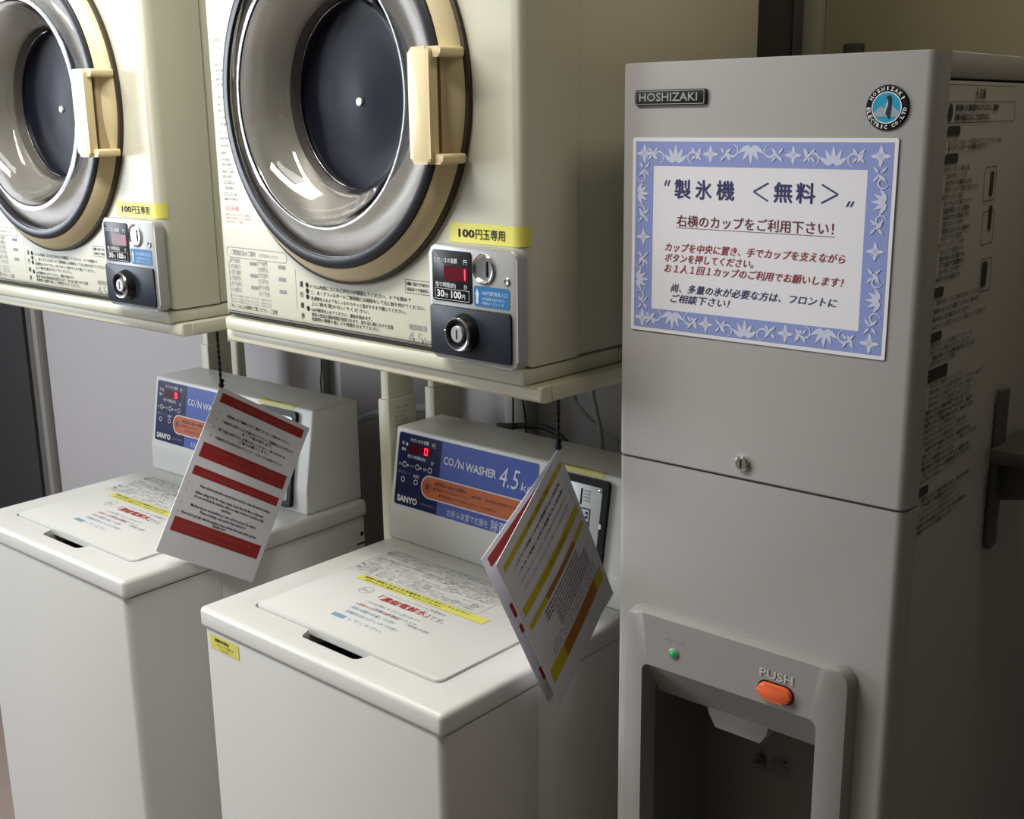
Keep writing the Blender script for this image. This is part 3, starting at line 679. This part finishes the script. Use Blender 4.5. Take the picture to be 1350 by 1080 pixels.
# notice on the ice dispenser's door
def poster():
    T = FLOOR
    root = thing('door_notice', 'white laminated notice with a blue floral border and Japanese lettering', 'notice', (0, 0, 0), -.019199)
    x0, x1, z1 = .0205, .3185, T - .0780; z0 = z1 - .2110
    f = FM(-.0006)
    bm = bmesh.new(); prism(bm, rrect(x0, x1, z0, z1, .002, 3), f, 0, .0008, 0); obj('sheet', bm, M_paper, root)
    f = FM(-.0014)
    bo = (x0 + .004, x1 - .004, z0 + .004, z1 - .004); bi = (.0475, .2900, T - .2630, T - .1075)
    d = Flat(f, .0002)
    R = lambda b: [(b[0], b[2]), (b[1], b[2]), (b[1], b[3]), (b[0], b[3])]
    d.ring(R(bo), R(bi)); d.make('border', M_lav, root)
    o = Flat(f, .0004)
    def petal(cx, cy, a, L, wd, r0=0):
        c, s = math.cos(a), math.sin(a)
        P = []
        for t in [k / 8 for k in range(9)]: P.append((r0 + L * t, wd * math.sin(PI * t ** .75) / 2))
        P += [(x, -y) for x, y in P[1:-1][::-1]]
        o.off += 1e-6
        o.poly([(cx + x * c - y * s, cy + x * s + y * c) for x, y in P])
    def curl(cx, cy, r, a0, a1, wd):
        n = 9; po = [];
        for k in range(n): a = a0 + (a1 - a0) * k / (n - 1); po.append((a, wd * (1 - .75 * k / (n - 1))))
        for (a, wa), (b, wb) in zip(po, po[1:]):
            P = [(cx + (r + q) * math.cos(t), cy + (r + q) * math.sin(t)) for t, q in ((a, -wa / 2), (a, wa / 2), (b, wb / 2), (b, -wb / 2))]
            o.off += 1e-6; o.poly(P)
    def palmette(cx, cy, a, S):
        for da, L in ((0, 1), (28, .9), (-28, .9), (58, .85), (-58, .85)):
            petal(cx, cy, a + math.radians(da), S * L, S * .26, S * .12)
        for sg in (1, -1):
            bx, by = cx + sg * S * 1.15 * math.cos(a - PI / 2), cy + sg * S * 1.15 * math.sin(a - PI / 2)
            curl(bx + S * .35 * math.cos(a), by + S * .35 * math.sin(a), S * .34, a - sg * PI * .5, a + sg * PI * .95, S * .16)
            petal(bx, by, a + sg * -.6, S * .7, S * .2, S * .3)
    def cross(cx, cy, S):
        for k in range(4): petal(cx, cy, k * PI / 2 + 0, S, S * .45, S * .12)
        for k in range(4): petal(cx, cy, k * PI / 2 + PI / 4, S * .62, S * .16, S * .1)
        o.poly(circle(cx, cy, S * .12, 10))
    ty, by_ = (bo[3] + bi[3]) / 2, (bo[2] + bi[2]) / 2; lx, rx = (bo[0] + bi[0]) / 2, (bo[1] + bi[1]) / 2
    for yy, sg in ((ty, 1), (by_, -1)):
        for k, x in enumerate([lx, .0755, .1180, .1650, .2120, .2545, rx]):
            if k in (0, 6): cross(x, yy, .0095)
            elif k in (2, 4): cross(x, yy, .0085)
            else: up = (k != 3) == (sg > 0); palmette(x, yy - (.0105 if up else -.0105), PI / 2 if up else -PI / 2, .0185)
    for xx, sg in ((lx, 1), (rx, -1)):
        cross(xx, (ty + by_) / 2, .0085)
        for k in (-1, 1):
            yy = (ty + by_) / 2 + k * .0470; palmette(xx - sg * .0095 * 1, yy, 0 if sg > 0 else PI, .0155)
    for yy in (ty, by_):
        for x in (.0470, .1010, .1360, .1945, .2290, .2800):
            for a in (.8, 2.3, 4.0, 5.5): petal(x, yy, a, .0075, .0026, .002)
    for xx in (lx, rx):
        for k in (-1.62, -.52, .52, 1.62):
            for a in (.8, 2.3, 4.0, 5.5): petal(xx, (ty + by_) / 2 + k * .0450, a, .0080, .0026, .002)
    g = o.make('border_ornament', M_lavp, root)
    t = Flat(f, .0003)
    t.poly([(.0615, T - .1285), (.0632, T - .1285), (.0655, T - .1225), (.0635, T - .1225)]); t.poly([(.0655, T - .1285), (.0672, T - .1285), (.0695, T - .1225), (.0675, T - .1225)])
    t.poly([(.2700, T - .1430), (.2717, T - .1430), (.2745, T - .1375), (.2725, T - .1375)]); t.poly([(.2740, T - .1430), (.2757, T - .1430), (.2785, T - .1375), (.2765, T - .1375)])
    for s, u, wd in (('製', .0750, .0195), ('氷', .1010, .0190), ('機', .1265, .0205), ('無', .1925, .0200), ('料', .2170, .0200)): t.text(s, u, T - .1395, .0215, w=wd, bold=.022)
    def stroke(P, wd):
        for a, b in zip(P, P[1:]):
            dx, dy = b[0] - a[0], b[1] - a[1]; l = math.hypot(dx, dy); nx, ny = -dy / l * wd / 2, dx / l * wd / 2
            t.poly([(a[0] + nx, a[1] + ny), (a[0] - nx, a[1] - ny), (b[0] - nx, b[1] - ny), (b[0] + nx, b[1] + ny)])
    stroke([(.1860, T - .1225), (.1695, T - .1315), (.1860, T - .1405)], .0017); stroke([(.2440, T - .1225), (.2610, T - .1315), (.2440, T - .1405)], .0017)
    t.make('title_lettering', M_tink, root)
    t = Flat(f, .0003); t.text('右横のカップをご利用下さい！', .0785, T - .1700, .0135, w=.180, bold=.006); t.rect(.0780, .2600, T - .1728, T - .1723); t.make('usage_lettering', M_mink, root)
    t = Flat(f, .0003); t.text('カップを中央に置き、手でカップを支えながら', .0640, T - .1975, .0100, w=.2080, bold=.008, shear=.25)
    t.text('ボタンを押してください。', .0640, T - .2090, .0100, w=.108, bold=.008, shear=.25); t.text('お１人１回１カップのご利用でお願いします！', .0640, T - .2205, .0100, w=.208, bold=.008, shear=.25); t.make('red_lettering', mat('crimson_print', (.32, .025, .04), .6), root)
    t = Flat(f, .0003); t.text('尚、多量の氷が必要な方は、フロントに', .0725, T - .2415, .0100, w=.194, bold=.008, shear=.25); t.text('ご相談下さい！', .0725, T - .2530, .0100, w=.074, bold=.008, shear=.25)
    t.make('blue_lettering', M_tink, root)
poster()

# ------------------------------------------------------------------ hanging laminated notices
def sheet_map(A, e1, e2, k=1):
    A = Vector(A) + Vector((0, 0, FLOOR)); e1 = Vector(e1).normalized(); e2 = Vector(e2); e2 = (e2 - e1 * e2.dot(e1)).normalized()
    n = -e1.cross(e2)
    if n.dot(Vector((.74, -1.1, FLOOR - .05)) - A) < 0: n = -n
    def f(u, v, o, bow=0):       # u across, v down, o towards the reader; a faint bow along the width
        return tuple(A + e1 * u * k + e2 * v * k + n * (o + .004 * math.sin(PI * u / .21) * math.sin(PI * v / .297)))
    return f
def sheet_body(f):
    bm = bmesh.new(); nu, nv = 10, 12; G = []
    for o in (0, .0009):
        G.append([[bm.verts.new(f(.21 * i / nu, .297 * j / nv, o)) for i in range(nu + 1)] for j in range(nv + 1)])
    for g in G:
        for j in range(nv):
            for i in range(nu): bm.faces.new((g[j][i], g[j][i + 1], g[j + 1][i + 1], g[j + 1][i]))
    a, b = G
    rim = [(0, i) for i in range(nu)] + [(j, nu) for j in range(nv)] + [(nv, nu - i) for i in range(nu)] + [(nv - j, 0) for j in range(nv)]
    for k in range(len(rim)):
        (j0, i0), (j1, i1) = rim[k], rim[(k + 1) % len(rim)]
        bm.faces.new((a[j0][i0], a[j1][i1], b[j1][i1], b[j0][i0]))
    return bm
def band(f, off, root, name, m, u0, u1, v0, v1, n=12):
    fl = Flat(f, off); V = []; F = []
    for k in range(n + 1):
        u = u0 + (u1 - u0) * k / n
        for j in range(3): V.append(f(u, v0 + (v1 - v0) * j / 2, off))
    for k in range(n):
        for j in range(2): F.append((k * 3 + j, k * 3 + 3 + j, k * 3 + 4 + j, k * 3 + 1 + j))
    fl.V = V; fl.F = F
    return child_world(fl.make(name, m, None), root)
def cord(name, P, r, parent=None, tw=0):
    bm = bmesh.new()
    if tw:
        for ph in (0, PI):
            n = 40; a, b = Vector(P[0]), Vector(P[-1])
            tube(bm, [a.lerp(b, k / n) + Vector((math.cos(ph + k * .9) * tw, math.sin(ph + k * .9) * tw, 0)) for k in range(n + 1)], r, 6, 0)
        bmesh.ops.create_icosphere(bm, subdivisions=2, radius=r * 3.2, matrix=Matrix.Translation(Vector(P[-1]) + Vector((0, 0, .003))))
        bmesh.ops.create_icosphere(bm, subdivisions=1, radius=r * 2.4, matrix=Matrix.Translation(Vector(P[-1]) + Vector((0, .003, .010))))
    else: tube(bm, P, r)
    return obj(name, bm, M_cord, parent)
# 1: red bands, hanging over the leftmost washer
f1 = sheet_map((-.884, .097, -.497), (.089, .847, -.524), (.013, -.527, -.85))
n1 = thing('hanging_notice', 'laminated sheet with red bands hanging by a black cord over the leftmost washer', 'notice', (-.884, .097, FLOOR - .497), group='laminated notices hung on cords')
def child_world(o, root):
    if isinstance(o, list): return [child_world(q, root) for q in o]
    o.parent = root; o.matrix_parent_inverse = Matrix.Translation(-root.location)
    return o
s = child_world(obj('sheet', sheet_body(f1), M_paper), n1)
def flip(f): return lambda u, v, o: f(u, .297 - v, o)      # v upwards for lettering
for a, b in ((.008, .0245), (.098, .124), (.140, .1555), (.231, .256)): band(flip(f1), .0012, n1, 'red_band', M_rbar, .010, .200, .297 - b, .297 - a)
fl = Flat(flip(f1), .0014); t2 = Flat(flip(f1), .0016)
JP = ['洗濯機・乾燥機のご利用について', '使用前に必ず機械の中をご確認ください。', 'ご利用中は途中でふたを開けないで下さい。洗濯物は', '終了後は速やかにお取り出しください。次の方のため、', '衣類以外のものは入れないでください。']
def row(fl, s, u, v, size, wd, bold=0): fl.text(s, u, .297 - v, size, w=wd, bold=bold, res=1)
row(fl, '1.', .016, .043, .006, .003); row(fl, '2.', .016, .056, .006, .003); row(fl, '3.', .016, .070, .006, .003); row(fl, '4.', .016, .085, .006, .003)
row(fl, JP[1] + 'お確かめください。', .034, .044, .0058, .145, .02); row(fl, JP[2] + '入れすぎないで', .028, .056, .0058, .165, .02); row(fl, '糸くず等が残ります。', .075, .0625, .0058, .07, .02)
row(fl, JP[3], .028, .071, .0058, .155, .02); row(fl, 'ご協力お願いします。', .075, .077, .0058, .065, .02); row(fl, JP[4] + 'フロントまでお知らせください。', .028, .086, .0058, .155, .02)
EN = [('1.', 'Please check inside before use and remove any lint or items left inside the machine', .172, .034, .158), ('2.', 'Before using it for the dryer, please check that the filter is clean and', .184, .030, .150), ('', 'do not overload the machine with too many clothes at one time in this', .191, .030, .155), ('', 'machine', .198, .090, .022),
      ('3.', 'Machines fee are one hundred yen coins only for each use. No refund is', .207, .030, .145), ('', 'Please exchange coins at the front desk for it', .214, .052, .100), ('4.', 'If you need any help with the machine, please call the front desk staff at any time', .223, .018, .165), ('', 'thank you', .2285, .085, .028)]
for n_, s_, v_, u_, wd in EN:
    if n_: row(fl, n_, .010, v_, .0055, .003)
    row(fl, s_, u_, v_, .0068, wd, .02)
child_world(fl.make('lettering', M_ink, None), n1)
row(t2, JP[0] + '注意事項', .040, .0195, .0085, .125); row(t2, 'ご利用時間内にお願いいたします。館内ではお静かに', .030, .109, .0075, .145); row(t2, 'ご不明な点はフロントまで。', .060, .120, .0075, .09)
row(t2, 'Notes on using the washing machine and the dryer', .030, .151, .0085, .145); row(t2, 'Please use within the opening hours. Be quiet in the building.', .025, .241, .0075, .155); row(t2, 'Ask the front desk for any question.', .045, .252, .0075, .11)
child_world(t2.make('band_lettering', mat('faded_orange_print', (.42, .10, .05), .5), None), n1)
child_world(cord('cord', [(-.884, .100, FLOOR - .384), (-.884, .1005, FLOOR - .499)], .0016, None, .0013), n1)
# 2: booklet of two sheets over the washer beside the ice dispenser
AA = (-.1495, .086, -.480)
f2 = sheet_map(AA, (.179, -.855, -.486), (-.034, .489, -.872), .975)
f3 = sheet_map((AA[0] - .0070, AA[1] + .0092, AA[2] - .0033), (.078, -.876, -.477), (-.012, .484, -.875), .975)
n2 = thing('hanging_notice', 'pair of laminated sheets with yellow bands hanging by a black cord beside the ice dispenser', 'notice', (AA[0], AA[1], FLOOR + AA[2]), group='laminated notices hung on cords')
child_world(obj('front_sheet', sheet_body(f2), M_paper), n2); child_world(obj('rear_sheet', sheet_body(f3), M_paper), n2)
for a, b in ((.008, .0245), (.098, .124), (.140, .1555), (.231, .256)): band(flip(f3), .0012, n2, 'red_band', M_rbar, .010, .200, .297 - b, .297 - a)
g = flip(f2)
for a, b, u0, u1 in ((.016, .0255, .008, .200), (.098, .1135, .008, .200), (.1300, .1410, .008, .060), (.2290, .2560, .008, .055), (.1300, .1410, .160, .200), (.2290, .2560, .175, .200)): band(g, .0012, n2, 'yellow_band', M_ybar, .208 - u1, .208 - u0, .297 - b, .297 - a, 6)
for a, b, u0, u1 in ((.1300, .1410, .048, .148), (.2290, .2560, .033, .153)): band(g, .0012, n2, 'orange_band', M_obar, u0, u1, .297 - b, .297 - a, 6)
fl = Flat(g, .0014)
for v in (.040, .054): row(fl, '使用前に必ず機械の中をご確認ください。' * 1, .028, v, .0055, .155, .02)
for v in (.150, .157, .164, .171, .178, .185, .192, .199): row(fl, 'Please check the inside of the machine before you start using it', .050 - (v > .17) * .022, v, .0055, .115, .03)
for v in (.207, .214, .221): row(fl, 'please call the front desk', .020, v, .005, .15 + .01 * (v > .21))
for k, v in enumerate((.040, .054, .068, .082)): row(fl, '1234'[k] + '.', .012, v, .0055, .003)
child_world(fl.make('lettering', M_ink, None), n2)
fl = Flat(g, .0014)
for v in (.068, .082): row(fl, '終了後は速やかにお取り出しください。次の方のため、', .028, v, .0055, .155)
child_world(fl.make('pale_lettering', M_gink, None), n2)
fl = Flat(g, .0014); row(fl, '洗濯機・乾燥機のご利用について', .050, .0235, .0065, .10); row(fl, 'ご利用時間内にお願いいたします。', .050, .109, .0075, .11); row(fl, 'Notes on using the washer', .055, .1385, .0075, .09); row(fl, 'Please use within the opening hours', .040, .240, .007, .11); row(fl, 'Ask the front desk staff', .050, .250, .007, .09)
child_world(fl.make('band_lettering', mat('dark_orange_print', (.28, .12, .02), .5), None), n2)
child_world(cord('cord', [(-.151, .089, FLOOR - .377), (-.1505, .088, FLOOR - .481)], .0016, None, .0013), n2)

# ------------------------------------------------------------------ cables, hoses and small fittings behind
F = FLOOR
tag(cord('thin_cord', [(-.562, .5, F - .37), (-.563, .5, F - .55), (-.565, .5, F - .75)], .0016), 'straight thin black cord hanging behind the right washer', 'cord')
tag(cord('thin_cord', [(-.550, .5, F - .37), (-.543, .5, F - .52), (-.534, .5, F - .60), (-.533, .5, F - .75)], .0018), 'slightly bent thin black cord hanging behind the right washer', 'cord')
tag(cord('thin_cord', [(-1.062, .5, F - .37), (-1.080, .5, F - .56), (-1.084, .5, F - .60), (-1.076, .5, F - .75)], .0014), 'thin black cord hanging behind the leftmost washer', 'cord')
bm = bmesh.new(); tube(bm, [(-.386, .5, F - .36), (-.386, .5, F - .508), (-.379, .5, F - .545), (-.365, .5, F - .617), (-.36, .5, F - .8)], .0042, 10)
tag(obj('grey_cable', bm, M_gcord), 'thick pale grey cable running down behind the right washer', 'cable')
bm = bmesh.new(); tube(bm, [(-.46, .54, F - .37), (-.455, .54, F - .53), (-.43, .53, F - .56), (-.375, .52, F - .59), (-.33, .52, F - .605), (-.22, .5, F - .64)], .0036, 10)
tag(obj('grey_cable', bm, M_gcord), 'curved grey cable crossing behind the thick pale cable', 'cable')
bm = bmesh.new(); tube(bm, [(-.60, .50, F - .61), (-.50, .515, F - .60), (-.43, .5, F - .625), (-.36, .47, F - .66)], .006, 10)
tag(obj('dark_hose', bm, mat('dark_hose_rubber', (.05, .05, .05), .5)), 'dark hose lying low against the wall behind the right washer', 'hose')
bm = bmesh.new(); tube(bm, [(-1.06, .50, F - .72), (-.973, .5, F - .659), (-.90, .5, F - .628), (-.82, .52, F - .612), (-.77, .54, F - .605)], .0085, 12)
tag(obj('drain_hose', bm, M_hose), 'grey drain hose rising from behind the leftmost washer', 'hose')
o = tag(obj('wall_duct', B(-.655, -.600, .585, .619, .3, 2.3, .004), mat('duct_plastic', (.42, .43, .42), .5)), 'pale square cable duct on the wall behind the right washer', 'cable duct')
bm = bmesh.new(); box(bm, -1.203, -1.189, .598, .619, .3, 2.3, .003)
tag(obj('wall_duct', bm, mat('duct_grey', (.30, .29, .28), .5)), 'narrow grey cable duct on the wall behind the leftmost washer', 'cable duct')
# cup shelf beside the ice dispenser
t = thing('cup_bracket', 'dark bracket with a small tray on the side of the ice dispenser', 'bracket', (.358, .25, F - .42), -.019)
m_b = mat('dark_bracket_metal', (.07, .07, .065), .5)
obj('rail', B(-.003, .005, -.012, .012, -.13, .06, .002), m_b, t)
obj('tray', B(.0, .11, -.03, .10, -.022, -.004, .004), m_b, t)
bm = bmesh.new(); prism(bm, [(.004, -.022), (.09, -.022), (.03, -.07), (.004, -.075)], FM(.03), 0, .02, .002); obj('gusset', bm, m_b, t)
